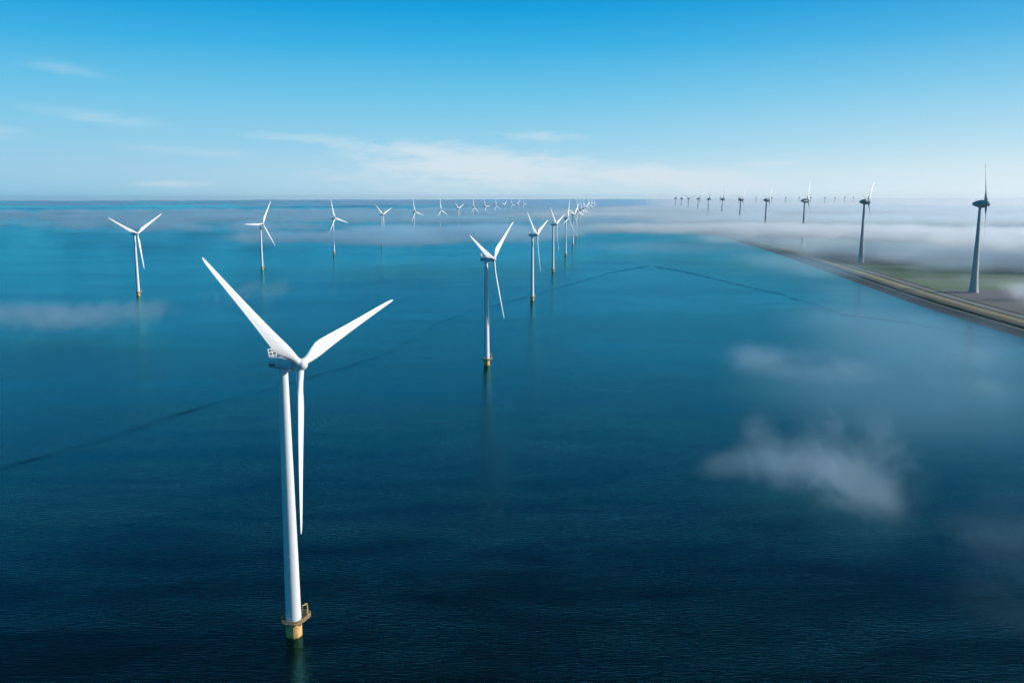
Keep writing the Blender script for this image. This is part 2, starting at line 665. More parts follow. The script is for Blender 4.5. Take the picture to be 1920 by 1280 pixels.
def make_offshore():
    root = empty('offshore_wind_turbine')
    # tower (its flanges are part of the shell)
    mb = MB()
    prof = [(2.62, 6.0)]
    for k in range(1, 13):
        z = 6.0 + (92.9 - 6.0) * k / 12
        prof.append((2.62 - 1.1 * (k / 12) ** 1.1, z))
    mb.lathe(prof, 40)
    for z, r in ((29.0, 2.37), (60.0, 1.99)):
        mb.lathe([(r, z - .12), (r + .05, z - .1), (r + .05, z + .1), (r, z + .12)], 40)
    tower = mb.build('tower', M_WHITE, root, 40)
    d = MB()
    d.box((0, 0, 0), (1.0, .12, 2.1))
    d.box((0, -.08, -.1), (.75, .06, 1.7))
    dr = d.build('door', M_GREY, tower)
    dr.location = (2.62 * math.cos(R_(20)), 2.62 * math.sin(R_(20)), 7.3)
    dr.rotation_euler = (0, 0, R_(110))
    # foundation: steel pile and yellow transition piece
    mb = MB()
    mb.lathe([(2.72, -4), (2.72, 4.9), (2.80, 5.0), (2.80, 5.35), (2.72, 5.4)], 40)
    fd = mb.build('foundation', M_YEL, root, 40)
    # platform deck: round with a laydown bay behind on the right
    mb = MB()
    deck = []
    for i in range(48):
        a = 2 * math.pi * i / 48
        r = 4.15 + 2.5 * max(0, math.cos(a - R_(48))) ** 6
        deck.append((r * math.cos(a), r * math.sin(a)))
    mb.rings([[(x, y, 5.50) for x, y in deck], [(x, y, 5.66) for x, y in deck]])
    for i in range(0, 48, 6):
        a = 2 * math.pi * (i + 2) / 48
        ca, sa = math.cos(a), math.sin(a)
        mb.tube([(2.6 * ca, 2.6 * sa, 3.9), (3.9 * ca, 3.9 * sa, 5.5)], .16, 6)
    mb.build('platform', M_GRATE, fd, 30)
    mb = MB()
    for h in (.45, .8, 1.18):
        mb.tube([(x * .985, y * .985, 5.6 + h) for x, y in deck + deck[:1]], .03 if h < 1 else .05, 6)
    for i in range(0, 48, 2):
        x, y = deck[i]
        mb.tube([(x * .985, y * .985, 5.6), (x * .985, y * .985, 6.85)], .035, 6)
    # kick plate
    for i in range(48):
        x0, y0 = deck[i]
        x1, y1 = deck[(i + 1) % 48]
        mb.add([(x0 * .992, y0 * .992, 5.69), (x1 * .992, y1 * .992, 5.69), (x1 * .992, y1 * .992, 5.82),
                (x0 * .992, y0 * .992, 5.82)], [(0, 1, 2, 3)])
    mb.build('railing', M_RAIL, fd, 30)
    # davit crane on the bay
    mb = MB()
    bx, by = 5.4 * math.cos(R_(42)), 5.4 * math.sin(R_(42))
    mb.lathe([(.30, 5.6), (.30, 6.3), (.2, 6.5), (.19, 9.0)], 12, c=(bx, by, 0))
    mb.tube([(bx, by, 8.9), (bx - .1, by - .2, 9.5), (bx - .5, by - .9, 9.9), (bx - 1.2, by - 2.0, 10.0)], [.2, .19, .17, .12], 8)
    mb.box((bx - .3, by - .5, 9.85), (.7, .6, .5))
    mb.tube([(bx - 1.15, by - 1.9, 9.95), (bx - 1.15, by - 1.9, 8.6)], .04, 5)
    mb.build('davit_crane', M_RAIL, fd, 40)
    # boat landing: two fenders with a ladder between
    mb = MB()
    for a0 in (-78, -56):
        ca, sa = math.cos(R_(a0)), math.sin(R_(a0))
        mb.tube([(2.65 * ca, 2.65 * sa, 4.3), (3.2 * ca, 3.2 * sa, 4.0), (3.25 * ca, 3.25 * sa, -2)], .12, 8)
        mb.tube([(2.6 * ca, 2.6 * sa, 1.2), (3.5 * ca, 3.5 * sa, 1.2)], .12, 6)
    # ladder rails and rungs
    for da in (-69.5, -64.5):
        ca, sa = math.cos(R_(da)), math.sin(R_(da))
        mb.tube([(3.05 * ca, 3.05 * sa, -1.5), (3.05 * ca, 3.05 * sa, 6.3)], .05, 6)
    for k in range(22):
        z = -1 + k * .32
        mb.tube([(3.05 * math.cos(R_(-69.5)), 3.05 * math.sin(R_(-69.5)), z),
                 (3.05 * math.cos(R_(-64.5)), 3.05 * math.sin(R_(-64.5)), z)], .03, 5)
    mb.build('boat_landing', M_YEL, fd, 30)
    # nacelle: rounded drum, a little longer behind
    head = bpy.data.objects.new('nacelle', None)
    mb = MB()
    rs = []
    n = 32
    for y, w, hgt, zc in ((5.0, .9, .9, 0), (4.9, 1.5, 1.55, 0), (4.55, 1.85, 1.85, .02), (3.6, 2.0, 1.98, .03), (1.5, 2.05, 2.03, .03),
                          (-1.0, 2.05, 2.03, .03), (-3.0, 2.02, 2.0, .02), (-3.2, 1.95, 1.95, 0), (-3.25, 2.12, 2.12, 0),
                          (-4.9, 2.12, 2.12, 0), (-5.05, 2.02, 2.02, 0), (-5.2, 1.6, 1.6, 0)):
        ring = []
        for i in range(n):
            a = 2 * math.pi * i / n
            c, s = math.cos(a), math.sin(a)
            e = .72
            ring.append((w * math.copysign(abs(c) ** e, c), y, zc + hgt * math.copysign(abs(s) ** e, s) - .0))
        rs.append(ring)
    mb.rings(rs)
    # yaw collar under it
    mb.lathe([(1.75, -2.55), (1.75, -1.7)], 32)
    nac = mb.build('nacelle', M_NAC, root, 32)
    nac.location = (0, 0, BASE_H)
    bpy.data.objects.remove(head)
    for sx in (-1, 1):
        mb = MB()
        mb.box((sx * 2.035, 2.9, -.55), (.06, 2.6, .5))
        mb.build('side_vent', M_DARK, nac)
    # cooler on the roof at the back: white frame, dark panels, leaning back
    mb = MB()
    tilt = Matrix.Rotation(R_(-14), 3, 'X')

    def fb(c, s):
        p = tilt @ Vector(c)
        mb.box((p.x, p.y + 4.2, p.z + 1.85), s, tilt)
    for sx in (-1.75, 0, 1.75):
        fb((sx, 0, 1.25), (.22, .45, 2.7))
    for z in (.35, 1.45, 2.5):
        fb((0, 0, z), (3.7, .45, .2))
    mb.mat(1)
    for sx in (-.88, .88):
        for z in (.9, 1.98):
            fb((sx, 0, z), (1.5, .2, .86))
    mb.build('cooler', [M_WHITE, M_DARK], nac)
    # roof rail and mast with instruments
    mb = MB()
    for sx in (-1.1, 1.1):
        mb.tube([(sx, -1.5, 2.0), (sx, -1.5, 2.7), (sx, 3.2, 2.7), (sx, 3.2, 2.0)], .05, 6)
        mb.tube([(sx, .8, 2.0), (sx, .8, 2.7)], .05, 6)
    mb.box((0, 1.2, 2.12), (1.2, 1.2, .25))
    mb.build('roof_rail', M_GREY, nac)
    mb = MB()
    mb.tube([(.9, 4.6, 4.0), (.9, 4.6, 5.6)], .06, 6)
    mb.tube([(.4, 4.6, 5.3), (1.4, 4.6, 5.3)], .05, 6)
    mb.lathe([(.14, 5.3), (.16, 5.5), (.05, 5.65)], 8, c=(1.4, 4.6, 0))
    mb.build('weather_mast', M_GREY, nac)
    # hub with spinner; blades are its sub-parts
    mb = MB()
    mb.lathe([(1.55, -1.9), (1.78, -1.7), (1.92, -.9), (1.97, 0), (1.93, .8), (1.74, 1.5), (1.38, 2.05), (.85, 2.42), (.3, 2.56), (.02, 2.58)],
             36, axis='Y')
    for k in range(3):
        m = Matrix.Rotation(2 * math.pi * k / 3, 3, 'Y')
        rs = []
        for zz, rr in ((.9, 1.5), (1.75, 1.42), (2.05, 1.36), (2.2, 1.2)):
            rs.append([tuple(m @ Vector((rr * math.cos(2 * math.pi * i / 28), rr * math.sin(2 * math.pi * i / 28), zz))) for i in range(28)])
        mb.rings(rs)
    hub = mb.build('rotor_hub', M_NAC, root, 40)
    hub.location = (0, -OV, BASE_H)
    b0 = None
    for k in range(3):
        if b0 is None:
            b = b0 = offshore_blade().build('blade', M_BLADE, hub, 50)
        else:
            b = b0.copy()
            COL.objects.link(b)
            b.parent = hub
        b.matrix_local = Matrix.Rotation(2 * math.pi * k / 3, 4, 'Y') @ Matrix.Rotation(R_(2.1), 4, 'X')
    return root


def set_rotor(root, phase_deg, tilt_deg):
    for h in [k for k in bpy.data.objects if k.parent == root and k.name.startswith('rotor_hub')]:
        h.rotation_mode = 'QUATERNION'
        h.rotation_quaternion = (Matrix.Rotation(R_(-tilt_deg), 3, 'X') @ Matrix.Rotation(R_(phase_deg), 3, 'Y')).to_quaternion()


# x, y, yaw, phase, label  (row nearer the dike, then the outer row)
INNER = [
    (-75.0, 292.2, 63.4, 73.1, 'closest white offshore turbine with yellow base, towering over the left foreground water'),
    (-22.7, 799.6, 66.6, 54.8, 'white offshore turbine standing alone in mid picture, second of the row behind the closest one'),
    (29.5, 1311, 70, 67.7, 'white offshore turbine third in the row behind the closest one, narrow V of blades'),
    (82.6, 1824, 70, 70.3, 'white offshore turbine fourth in the row behind the closest one, just above the boat wake'),
    (138, 2338, 68, 16.9, 'white offshore turbine fifth in the inner row, one blade straight up above the horizon'),
    (190.5, 2849, 65, 46.0, 'white offshore turbine sixth in the inner row, base just visible in thin fog'),
]
PX_IN = [(1084.5, 104), (1091.5, 100), (1096.3, 112), (1100.5, 60), (1104.3, 20), (1107.6, 95), (1110.8, 25), (1114.0, 70), (1117.2, 102)]
ORD = ['first', 'second', 'third', 'fourth', 'fifth', 'sixth', 'seventh', 'eighth', 'ninth', 'tenth', 'eleventh', 'twelfth',
       'thirteenth', 'fourteenth', 'fifteenth']
for i, (px, ph) in enumerate(PX_IN):
    y = 2849 + 511 * (i + 1)
    x = (px - 3.0 - 960) / 1701.2 * (y * math.cos(R_(9)) + 55 * math.sin(R_(9)))
    INNER.append((x, y, 66, ph, 'distant white turbine rising from fog, %s along the inner row of offshore turbines' % ORD[i + 6]
                  if i < 8 else 'farthest white turbine at the very end of the inner offshore row'))
OUTER = [
    (-573.7, 1387.6, 58, 57.6, 'leftmost white offshore turbine of the outer row, base mirrored in clear water'),
    (-520.2, 1891, 61.7, 30.7, 'white outer row turbine second from left with one blade pointing level to the left'),
    (-468, 2395, 65.5, 104.1, 'white outer row turbine third from left, fog band crossing its tower above the visible base'),
    (-413, 2900, 65.3, 67.3, 'white outer row turbine fourth from left with V blades, tower sunk in fog'),
    (-364, 3405, 63.6, 104.7, 'white outer row turbine fifth from left, one blade upright and one pointing right'),
    (-307, 3910, 64.2, 116.6, 'white outer row turbine sixth from left, blades like an upside down Y'),
]
PX_OUT = [(861.3, 66), (889.6, 117), (912, 88), (931.7, 117), (947.5, 50), (961.7, 104), (973.5, 45), (983.8, 95)]
for i, (px, ph) in enumerate(PX_OUT):
    y = 3910 + 505 * (i + 1)
    x = (px - 2.5 - 960) / 1701.2 * (y * math.cos(R_(9)) + 55 * math.sin(R_(9)))
    OUTER.append((x, y, 66, ph, 'small distant white turbine rising from fog, %s from left in the outer row' % ORD[i + 6]
                  if i < 7 else 'farthest tiny white turbine at the right end of the outer row'))

proto = make_offshore()
first = True
for row, grp in ((INNER, 'inner row of white offshore turbines'), (OUTER, 'outer row of white offshore turbines')):
    for x, y, yaw, ph, lab in row:
        o = proto if first else copy_tree(proto)
        first = False
        o.location = (x, y, 0)
        o.rotation_euler = (0, 0, R_(yaw))
        tag(o, lab, 'wind turbine', grp)
        for k in [q for q in bpy.data.objects if q.parent == o and q.name.startswith('foundation')]:
            k.rotation_euler = (0, 0, -R_(yaw))
        for k in [q for q in bpy.data.objects if q.parent == o and q.name.startswith('tower')]:
            k.rotation_euler = (0, 0, -R_(yaw))
        OFF_TILT = 5.3
        set_rotor(o, ph, OFF_TILT)


# ------------------------------------------------------------------ turbines behind the dike
def make_onshore():
    root = empty('onshore_wind_turbine')
    mb = MB()
    prof = []
    for z, r in ((-.5, 7.4), (.3, 7.3), (4, 6.7), (10, 6.0), (20, 5.25), (35, 4.6), (50, 4.1), (70, 3.5), (90, 2.95), (110, 2.45), (126, 2.1), (130.5, 2.05)):
        prof.append((r, z))
    mb.lathe(prof, 40)
    tower = mb.build('tower', M_CONC, root, 40)
    mb = MB()
    mb.box((0, 0, 0), (1.6, .2, 2.8))
    d = mb.build('door', M_GREY, tower)
    d.location = (-7.0, -1.0, 1.6)
    d.rotation_euler = (0, 0, R_(82))
    # egg shaped nacelle, pointed behind
    mb = MB()
    rs = [(.05, -11.8), (.8, -11.5), (1.9, -10.4), (3.2, -8.3), (4.4, -5.6), (5.3, -2.8), (5.9, .2), (6.15, 2.6), (6.1, 4.2), (5.8, 5.4), (5.4, 6.0)]
    mb.lathe(rs, 40, axis='Y', c=(0, 0, 0))
    mb.lathe([(2.6, -5.4), (2.2, -4.0)], 30)
    nac = mb.build('nacelle', M_EGG, root, 40)
    nac.location = (0, 0, 135)
    mb = MB()
    mb.tube([(0, 6.5, 4.4), (0, 6.5, 7.4)], .12, 6)
    mb.tube([(-.7, 6.5, 6.8), (.7, 6.5, 6.8)], .1, 6)
    mb.lathe([(.28, 7.2), (.3, 7.7), (.1, 7.95)], 8, c=(0, 6.5, 0))
    mb.build('beacon_mast', M_GREY, nac)
    # spinner
    mb = MB()
    mb.lathe([(5.3, -2.8), (5.35, -2.2), (5.1, -.5), (4.6, 1.4), (3.8, 3.0), (2.7, 4.2), (1.4, 4.9), (.05, 5.1)], 40, axis='Y')
    hub = mb.build('rotor_hub', M_EGG, root, 40)
    hub.location = (0, -8.8, 135)
    mb = MB()
    blade_mesh(mb, 63.5, 1.8, [
        (3.2, 3.6, 3.4, 62, 1), (5.2, 4.4, 3.0, 58, .7), (7.5, 5.7, 2.4, 50, .35), (10, 5.8, 2.0, 43, .15), (14, 5.0, 1.7, 36, .05),
        (20, 3.3, 1.15, 30, 0), (28, 2.5, .85, 26, 0), (38, 1.9, .6, 23, 0), (48, 1.4, .42, 21, 0), (55, 1.1, .3, 20, 0), (60, .9, .22, 20, 0)], 0.8)
    mb.mat(1)
    blade_mesh(mb, 63.5, 1.8, [(60, .9, .22, 20, 0), (62.4, .75, .18, 20, 0), (63.3, .55, .14, 20, .3), (63.5, .2, .08, 20, .5)], 0.8)
    b0 = mb.build('blade', [M_EBLADE, M_TIP], hub, 50)
    for k in range(3):
        b = b0
        if k:
            b = b0.copy()
            COL.objects.link(b)
            b.parent = hub
        b.matrix_local = Matrix.Rotation(2 * math.pi * k / 3, 4, 'Y') @ Matrix.Rotation(R_(1.5), 4, 'X')
    return root


LZ = 2.3
ON = [(714.4, 1398.7, 54, 99.6, 'rightmost dark grey onshore turbine with egg shaped head, its flared base clear of fog'),
      (782.2, 2036, 54, 45.7, 'grey onshore turbine second from right, base in green field behind the dike'),
      (842.5, 2640, 60, 30, 'grey onshore turbine third from right, one blade pointing level to the left'),
      ]
PX_ON = [(1437.5, 57, 45, 'fourth'), (1389, 57, 46, 'fifth'), (1355, 57, 2, 'sixth'), (1329, 57, 3, 'seventh'), (1309.5, 57, 20, 'eighth'),
         (1291.3, 18, 70, 'ninth'), (1278, 57, 85, 'tenth'), (1267, 57, 0, 'eleventh')]
for i, (px, yaw, ph, o_) in enumerate(PX_ON):
    y = 2640 + 620 * (i + 1)
    x = (px - 960) / 1701.2 * (y * math.cos(R_(9)) + 13 * math.sin(R_(9)))
    lab = {'ninth': 'distant onshore turbine facing the viewer, two blades spread in a wide V above the fog',
           'eleventh': 'leftmost and last of the dark onshore turbines along the dike, standing beyond the fog'}.get(
        o_, 'dark onshore turbine standing out of the fog, %s from right in the dike row' % o_)
    ON.append((x, y, yaw, ph, lab))
on = make_onshore()
for i, (x, y, yaw, ph, lab) in enumerate(ON):
    o = on if i == 0 else copy_tree(on)
    o.location = (x, y, LZ)
    o.rotation_euler = (0, 0, R_(yaw))
    tag(o, lab, 'wind turbine', 'row of dark onshore turbines along the dike')
    set_rotor(o, ph, 5.0)
# the far inland row, little more than heads on the fog horizon
FARROW = [(1312.5, 13800, 40), (1351, 13200, 20), (1386, 12600, 3), (1418.3, 11200, 30), (1447.5, 11800, 64), (1473.5, 11600, 90), (1498.5, 12600, 100), (1520.5, 12000, 110),
          (1547, 11500, 80), (1566, 11900, 95), (1584.5, 12300, 0), (1600.5, 13500, 60)]
for i, (px, y, ph) in enumerate(FARROW):
    x = (px - 960) / 1701.2 * y * math.cos(R_(9))
    o = copy_tree(on)
    o.location = (x, y, LZ)
    o.rotation_euler = (0, 0, R_(57))
    tag(o, 'tiny far turbine head on the fog horizon, %s from left in the far inland row' % ORD[i], 'wind turbine', 'far inland row of turbines on the horizon')
    set_rotor(o, ph, 5.0)


# ------------------------------------------------------------------ boat, its wake, and a second boat
def make_boat(name, L, hullm, lab, loc, rz):
    root = empty(name, loc, rz)
    mb = MB()
    rs = []
    for t in np.linspace(0, 1, 12):                      # stern (0) to bow (1) along +Y
        w = L * .16 * (1 - max(0, (t - .35) / .65) ** 2.2) + .02
        y = (t - .5) * L
        sh = .75 + .5 * t ** 2
        kx = -.35 + .3 * max(0, t - .7)
        rs.append([(-w, y, sh), (-w * .92, y, .25), (-w * .55, y, -.1), (0, y, kx), (w * .55, y, -.1), (w * .92, y, .25), (w, y, sh), (0, y, sh - .12)])
    mb.rings(rs)
    mb.build('hull', hullm, root, 40)
    mb = MB()
    w = L * .115
    rs = []
    for y, ww, h in ((-L * .16, w, .9), (-L * .15, w, 2.0), (L * .1, w * .9, 2.05), (L * .2, w * .7, 1.0)):
        rs.append([(-ww, y, .6), (ww, y, .6), (ww * .9, y, h), (-ww * .9, y, h)])
    mb.rings(rs)
    cab = mb.build('cabin', M_WHITE, root, 20)
    for s in (-1, 1):
        mb = MB()
        mb.box((s * w * .965, -L * .03, 1.55), (.06, L * .2, .45))
        mb.build('window', M_DARK, cab)
    mb = MB()
    mb.box((0, -L * .52, .75), (.5, .45, 1.0))
    mb.build('outboard_motor', M_DARK, root)
    tag(root, lab, 'boat')
    return root


make_boat('motor_boat', 8.0, M_GREY, 'small dark motor boat at the tip of the V shaped wake', (302.5, 2004, 0.05), R_(-12))
make_boat('motor_boat', 14.0, M_WHITE, 'tiny white boat far out in the water between two outer row turbines', (-910.6, 5318, 0.05), R_(70))

WL = [(-330, 400), (-305, 445), (-283.8, 485.4), (-268.9, 514.9), (-254.5, 553.1), (-239.6, 601.6), (-217, 650.2), (-194, 692), (-174, 736), (-150.5, 786.4), (-130, 834.5), (-117, 885.6),
      (-104, 980.6), (-88, 1078.7), (-60, 1180.9), (-16, 1278), (41.8, 1413.5), (112.7, 1591.9), (203.7, 1820.9), (298.6, 1991.7)]
WR = [(530.9, 929.0), (513, 958.3), (492, 997.5), (470.6, 1071.7), (447, 1112), (424.3, 1150), (423.1, 1232.7), (420, 1331.9), (409, 1423.5), (386, 1567), (356, 1779), (306.8, 1991.5)]


def hash2(ix, iy, seed):
    h = (ix.astype(np.int64) * 374761393 + iy.astype(np.int64) * 668265263 + seed * 974711) & 0x7fffffff
    h = ((h ^ (h >> 13)) * 1274126177) & 0x7fffffff
    return (h ^ (h >> 16)) & 0xffff


def perlin(x, y, seed=0):
    ix, iy = np.floor(x), np.floor(y)
    fx, fy = x - ix, y - iy
    u = fx ** 3 * (fx * (fx * 6 - 15) + 10)
    v = fy ** 3 * (fy * (fy * 6 - 15) + 10)

    def g(dx, dy):
        a = hash2(ix + dx, iy + dy, seed) * (2 * math.pi / 65536)
        return np.cos(a) * (fx - dx) + np.sin(a) * (fy - dy)
    a, b, c, d = g(0, 0), g(1, 0), g(0, 1), g(1, 1)
    return ((a * (1 - u) + b * u) * (1 - v) + (c * (1 - u) + d * u) * v) * 1.5


def wake(pts, seed, h0=.30, side=1):
    rnd = np.random.RandomState(seed)
    p = np.array(pts, float)
    s = np.r_[0, np.cumsum(np.hypot(*np.diff(p, axis=0).T))]
    ss = np.arange(0, s[-1], 4.0)
    x = np.interp(ss, s, p[:, 0])
    y = np.interp(ss, s, p[:, 1])
    for _ in range(3):
        x[1:-1] = (x[:-2] + x[1:-1] * 2 + x[2:]) / 4
        y[1:-1] = (y[:-2] + y[1:-1] * 2 + y[2:]) / 4
    k = np.exp(-np.linspace(-2, 2, 31) ** 2)
    k /= k.sum()
    wob = np.convolve(rnd.randn(len(ss) + 30), k, 'valid') * 5
    amp = 1 + .5 * np.convolve(rnd.randn(len(ss) + 30), k, 'valid') * 1.6
    amp = np.clip(amp, .35, 1.6) * (1 - .50 * np.clip((s[-1] - ss) / 1100, 0, 1))
    tx, ty = np.gradient(x), np.gradient(y)
    l = np.hypot(tx, ty)
    nx, ny = ty / l, -tx / l
    wob2 = np.convolve(rnd.randn(len(ss) + 30), k, 'valid') * 3
    prof = np.linspace(-9, 9, 73)
    env = np.exp(-(prof / 4.2) ** 2)
    v, f = [], []
    left = s[-1] - ss
    for i in range(len(ss)):
        fade = min(1, ss[i] / 60) * (1.0 if left[i] > 25 else .5 + left[i] / 50)
        wid = 1.0 + .3 * min(1, left[i] / 700)
        far = min(1, max(0, 1 - left[i] / 1500))
        sp = 2.8 + 2.6 * far                     # crests stand closer together where the wake is old
        brk = np.clip(.85 + .9 * perlin(np.full(len(prof), ss[i] / 26.0), prof / 2.4, seed), .4, 1.3)
        z = .006 + h0 * (.75 + .45 * far) * amp[i] * fade * env * brk * (.5 + .5 * np.cos((prof + wob2[i]) * 2 * math.pi / sp))
        for q, zz in zip(prof, z):
            v.append((x[i] + nx[i] * (q * wid + wob[i]), y[i] + ny[i] * (q * wid + wob[i]), float(zz)))
    n = len(prof)
    for i in range(len(ss) - 1):
        for j in range(n - 1):
            f.append((i * n + j, i * n + j + 1, (i + 1) * n + j + 1, (i + 1) * n + j))
    o = sheet('wake', v, f, M_WATER)
    for pl in o.data.polygons:
        pl.use_smooth = True
    if o.data.polygons[0].normal.z < 0:
        o.data.flip_normals()
    return o


wake(WL, 3, .50)
wake(WR, 5, .60)


# ------------------------------------------------------------------ fog
def fbm(x, y, base, octs, seed=0, gain=.5, res=None):
    """base = largest wavelength in metres; res = sample spacing, octaves finer than it fade out"""
    s, a, w = 0, 1.0, base
    for k in range(octs):
        t = perlin(x / w + 17.3 * k, y / w - 9.1 * k, seed + k)
        if res is not None:
            t = t * np.clip(w / (res * 3.0) - .6, 0, 1)
        s = s + a * t
        a *= gain
        w *= .5
    return s


def sstep(v, lo, hi):
    t = np.clip((v - lo) / (hi - lo), 0, 1)
    return t * t * (3 - 2 * t)


def slab(name, X, Y, T, zb, mat, under=.25, zt=None):
    """closed lens of fog: thickness map T over a grid, ends in a knife edge where T is zero"""
    T = T.copy()
    T[0, :] = T[-1, :] = 0
    T[:, 0] = T[:, -1] = 0
    T = np.where(T < .02, 0, T)
    ny, nx = T.shape
    zb = np.broadcast_to(np.asarray(zb, float), T.shape)
    pos = T > 0
    keep = pos[:-1, :-1] | pos[1:, :-1] | pos[:-1, 1:] | pos[1:, 1:]
    used = np.zeros_like(pos)
    used[:-1, :-1] |= keep
    used[1:, :-1] |= keep
    used[:-1, 1:] |= keep
    used[1:, 1:] |= keep
    it = np.full(T.shape, -1)
    it[used] = np.arange(used.sum())
    nt_ = int(used.sum())
    ib = it.copy()
    ib[pos] = nt_ + np.arange(pos.sum())
    top = np.stack([X[used], Y[used], (zb + T * (1 - under))[used]], 1)
    bot = np.stack([X[pos], Y[pos], (zb - T * under)[pos]], 1)
    v = np.concatenate([top, bot]).astype(np.float32)
    j, i = np.nonzero(keep)
    q = np.stack([it[j, i], it[j, i + 1], it[j + 1, i + 1], it[j + 1, i]], 1)
    b = np.stack([ib[j, i], ib[j + 1, i], ib[j + 1, i + 1], ib[j, i + 1]], 1)
    # split to triangles so top and bottom share the same diagonals and stay watertight
    tri = np.concatenate([q[:, [0, 1, 2]], q[:, [0, 2, 3]], b[:, [0, 2, 3]], b[:, [0, 1, 2]]])
    tri = tri[(tri[:, 0] != tri[:, 1]) & (tri[:, 1] != tri[:, 2])]
    # drop doubled triangles that lie flat between zero-thickness corners
    key = np.sort(tri, 1)
    _, inv, cnt = np.unique(key, axis=0, return_inverse=True, return_counts=True)
    tri = tri[cnt[inv.ravel()] == 1]
    me = bpy.data.meshes.new(name)
    me.vertices.add(len(v))
    me.vertices.foreach_set('co', v.ravel())
    me.loops.add(tri.size)
    me.loops.foreach_set('vertex_index', tri.ravel().astype(np.int32))
    me.polygons.add(len(tri))
    me.polygons.foreach_set('loop_start', np.arange(0, tri.size, 3, dtype=np.int32))
    me.polygons.foreach_set('loop_total', np.full(len(tri), 3, dtype=np.int32))
    me.update(calc_edges=True)
    me.validate()
    me.materials.append(mat)
    o = bpy.data.objects.new(name, me)
    COL.objects.link(o)
    o['kind'] = 'stuff'
    return o


FOG_COL = (.80, .93, 1.0)
M_DECK_SKY_TINT = volume_mat('sky_tinted_deck_fog', .035, (.52, .80, 1.0), .45)  # left deck, the blue of skylight put into its colour
M_DECK_SUN_TINT = volume_mat('sun_tinted_deck_fog', .035, (.95, .98, 1.0), .45)  # same fog, whitened in colour to stand for sunlight on the right
M_VEIL = volume_mat('veil_fog', .007, (.60, .86, 1.0), .45)  # veil carries the skylit blue in its colour too


def billow(x, y, base, octs, seed=0, gain=.5, res=None):
    """rounded heaps with narrow valleys between"""
    s, a, w = 0, 1.0, base
    for k in range(octs):
        t = 1 - 2.2 * np.abs(perlin(x / w + 7.3 * k, y / w - 3.1 * k, seed + k))
        t = -t
        if res is not None:
            t = t * np.clip(w / (res * 3.0) - .6, 0, 1)
        s = s + a * t
        a *= gain
        w *= .5
    return s


# the deck: a sheet of lifted fog from a few kilometres out to the horizon
_az = np.linspace(-.70, .85, 700)
_d = np.geomspace(1500, 43000, 560)
_U, _D = np.meshgrid(_az, _d)
DX, DY = _U * _D, _D
res = np.maximum(_D * (1.55 / 700), _D * math.log(43000 / 1500) / 560)
big = fbm(DX * .8, DY, 1700, 3, 11, .55, res)
mid = billow(DX + 60 * fbm(DX, DY, 300, 3, 77), DY, 520, 5, 23, .5, res)
far_l = fbm(DX * .45, DY, 5200, 3, 31, .5, res)
u = _U
start = np.interp(u, [-.6, -.35, -.26, -.2, -.1, 0, .06, .1, .16, .25, .32, .40, .5, .6],
                  [2900, 2900, 2900, 2900, 3000, 3100, 3100, 3000, 2900, 2800, 2700, 2500, 2300, 2200])
cov = sstep((_D - start) / start, -.12, .55)
lump = .5 * big + .34 * mid + .35 * far_l
# a thin veil on the left and in the middle
rt = np.interp(u, [-.7, -.3, -.1, .05, .2, .35, .8], [.0, .05, .22, .45, .5, .3, .2])
Tv = cov * (24 * rt + (6 + 14 * rt) * lump - 2 * (1 - rt))
Tv = np.clip(Tv * sstep(cov, 0, .35), 0, 60)
slab('fog_veil', DX, DY, Tv, 46.0, M_VEIL, .12)
# the deep heaped deck, filling the right and reaching thin arms to the left far away
rd = np.interp(u, [-.7, -.3, -.1, .05, .15, .3, .55, .8], [-.34, -.30, -.1, .2, .5, .9, 1.1, 1.1]) + .25 * sstep(_D, 7000, 20000)
near_edge = sstep(_D, 5200, 8500)
Td = near_edge * (26 * rd + 34 * lump) - 9 * (1 - near_edge)
Td = np.clip(Td * sstep(near_edge, 0, .3), 0, 60)
Td = np.where(Td > 30, 30 + (Td - 30) * .6, Td)
turn = sstep(u, -.12, .42)  # deck passes from the blue tint to the sunlit white tint
slab('fog_deck', DX, DY, Td * (1 - turn), 50.0, M_DECK_SKY_TINT, .12)
slab('fog_deck', DX, DY, Td * turn, 50.0, M_DECK_SUN_TINT, .12)

BLUE, PALE, MIDC = (.62, .87, 1.0), (.93, .97, 1.0), (.76, .91, 1.0)  # skylit blue and sunlit white put into each patch's own fog colour
# middle bank drifting between the two rows of turbines
cloud('fog_bank', [(-330, 2220, 57, 260, 200, 20, 1.1), (-60, 2320, 60, 220, 200, 20, 1.1), (-580, 2200, 55, 150, 130, 13, .75), (140, 2560, 60, 200, 170, 15, .8),
                   (-200, 2050, 50, 140, 90, 10, .6)], .020, 130, vox=7, er=5.2, zs=1.3, col=BLUE, lo=.25, hi=1.4)
# flat arms of fog behind it, in front of the farther outer turbines
cloud('fog_bank', [(-700, 3900, 60, 480, 280, 14, .9), (-150, 3700, 60, 360, 260, 14, .9), (-1500, 3700, 60, 420, 270, 12, .8), (380, 3650, 60, 300, 300, 14, .9),
                   (-1200, 5200, 60, 700, 400, 13, .8), (0, 5200, 60, 600, 400, 14, .9)],
      .022, 200, vox=14, er=6.0, zs=1.5, seed=12, col=BLUE, lo=.5, hi=1.4)
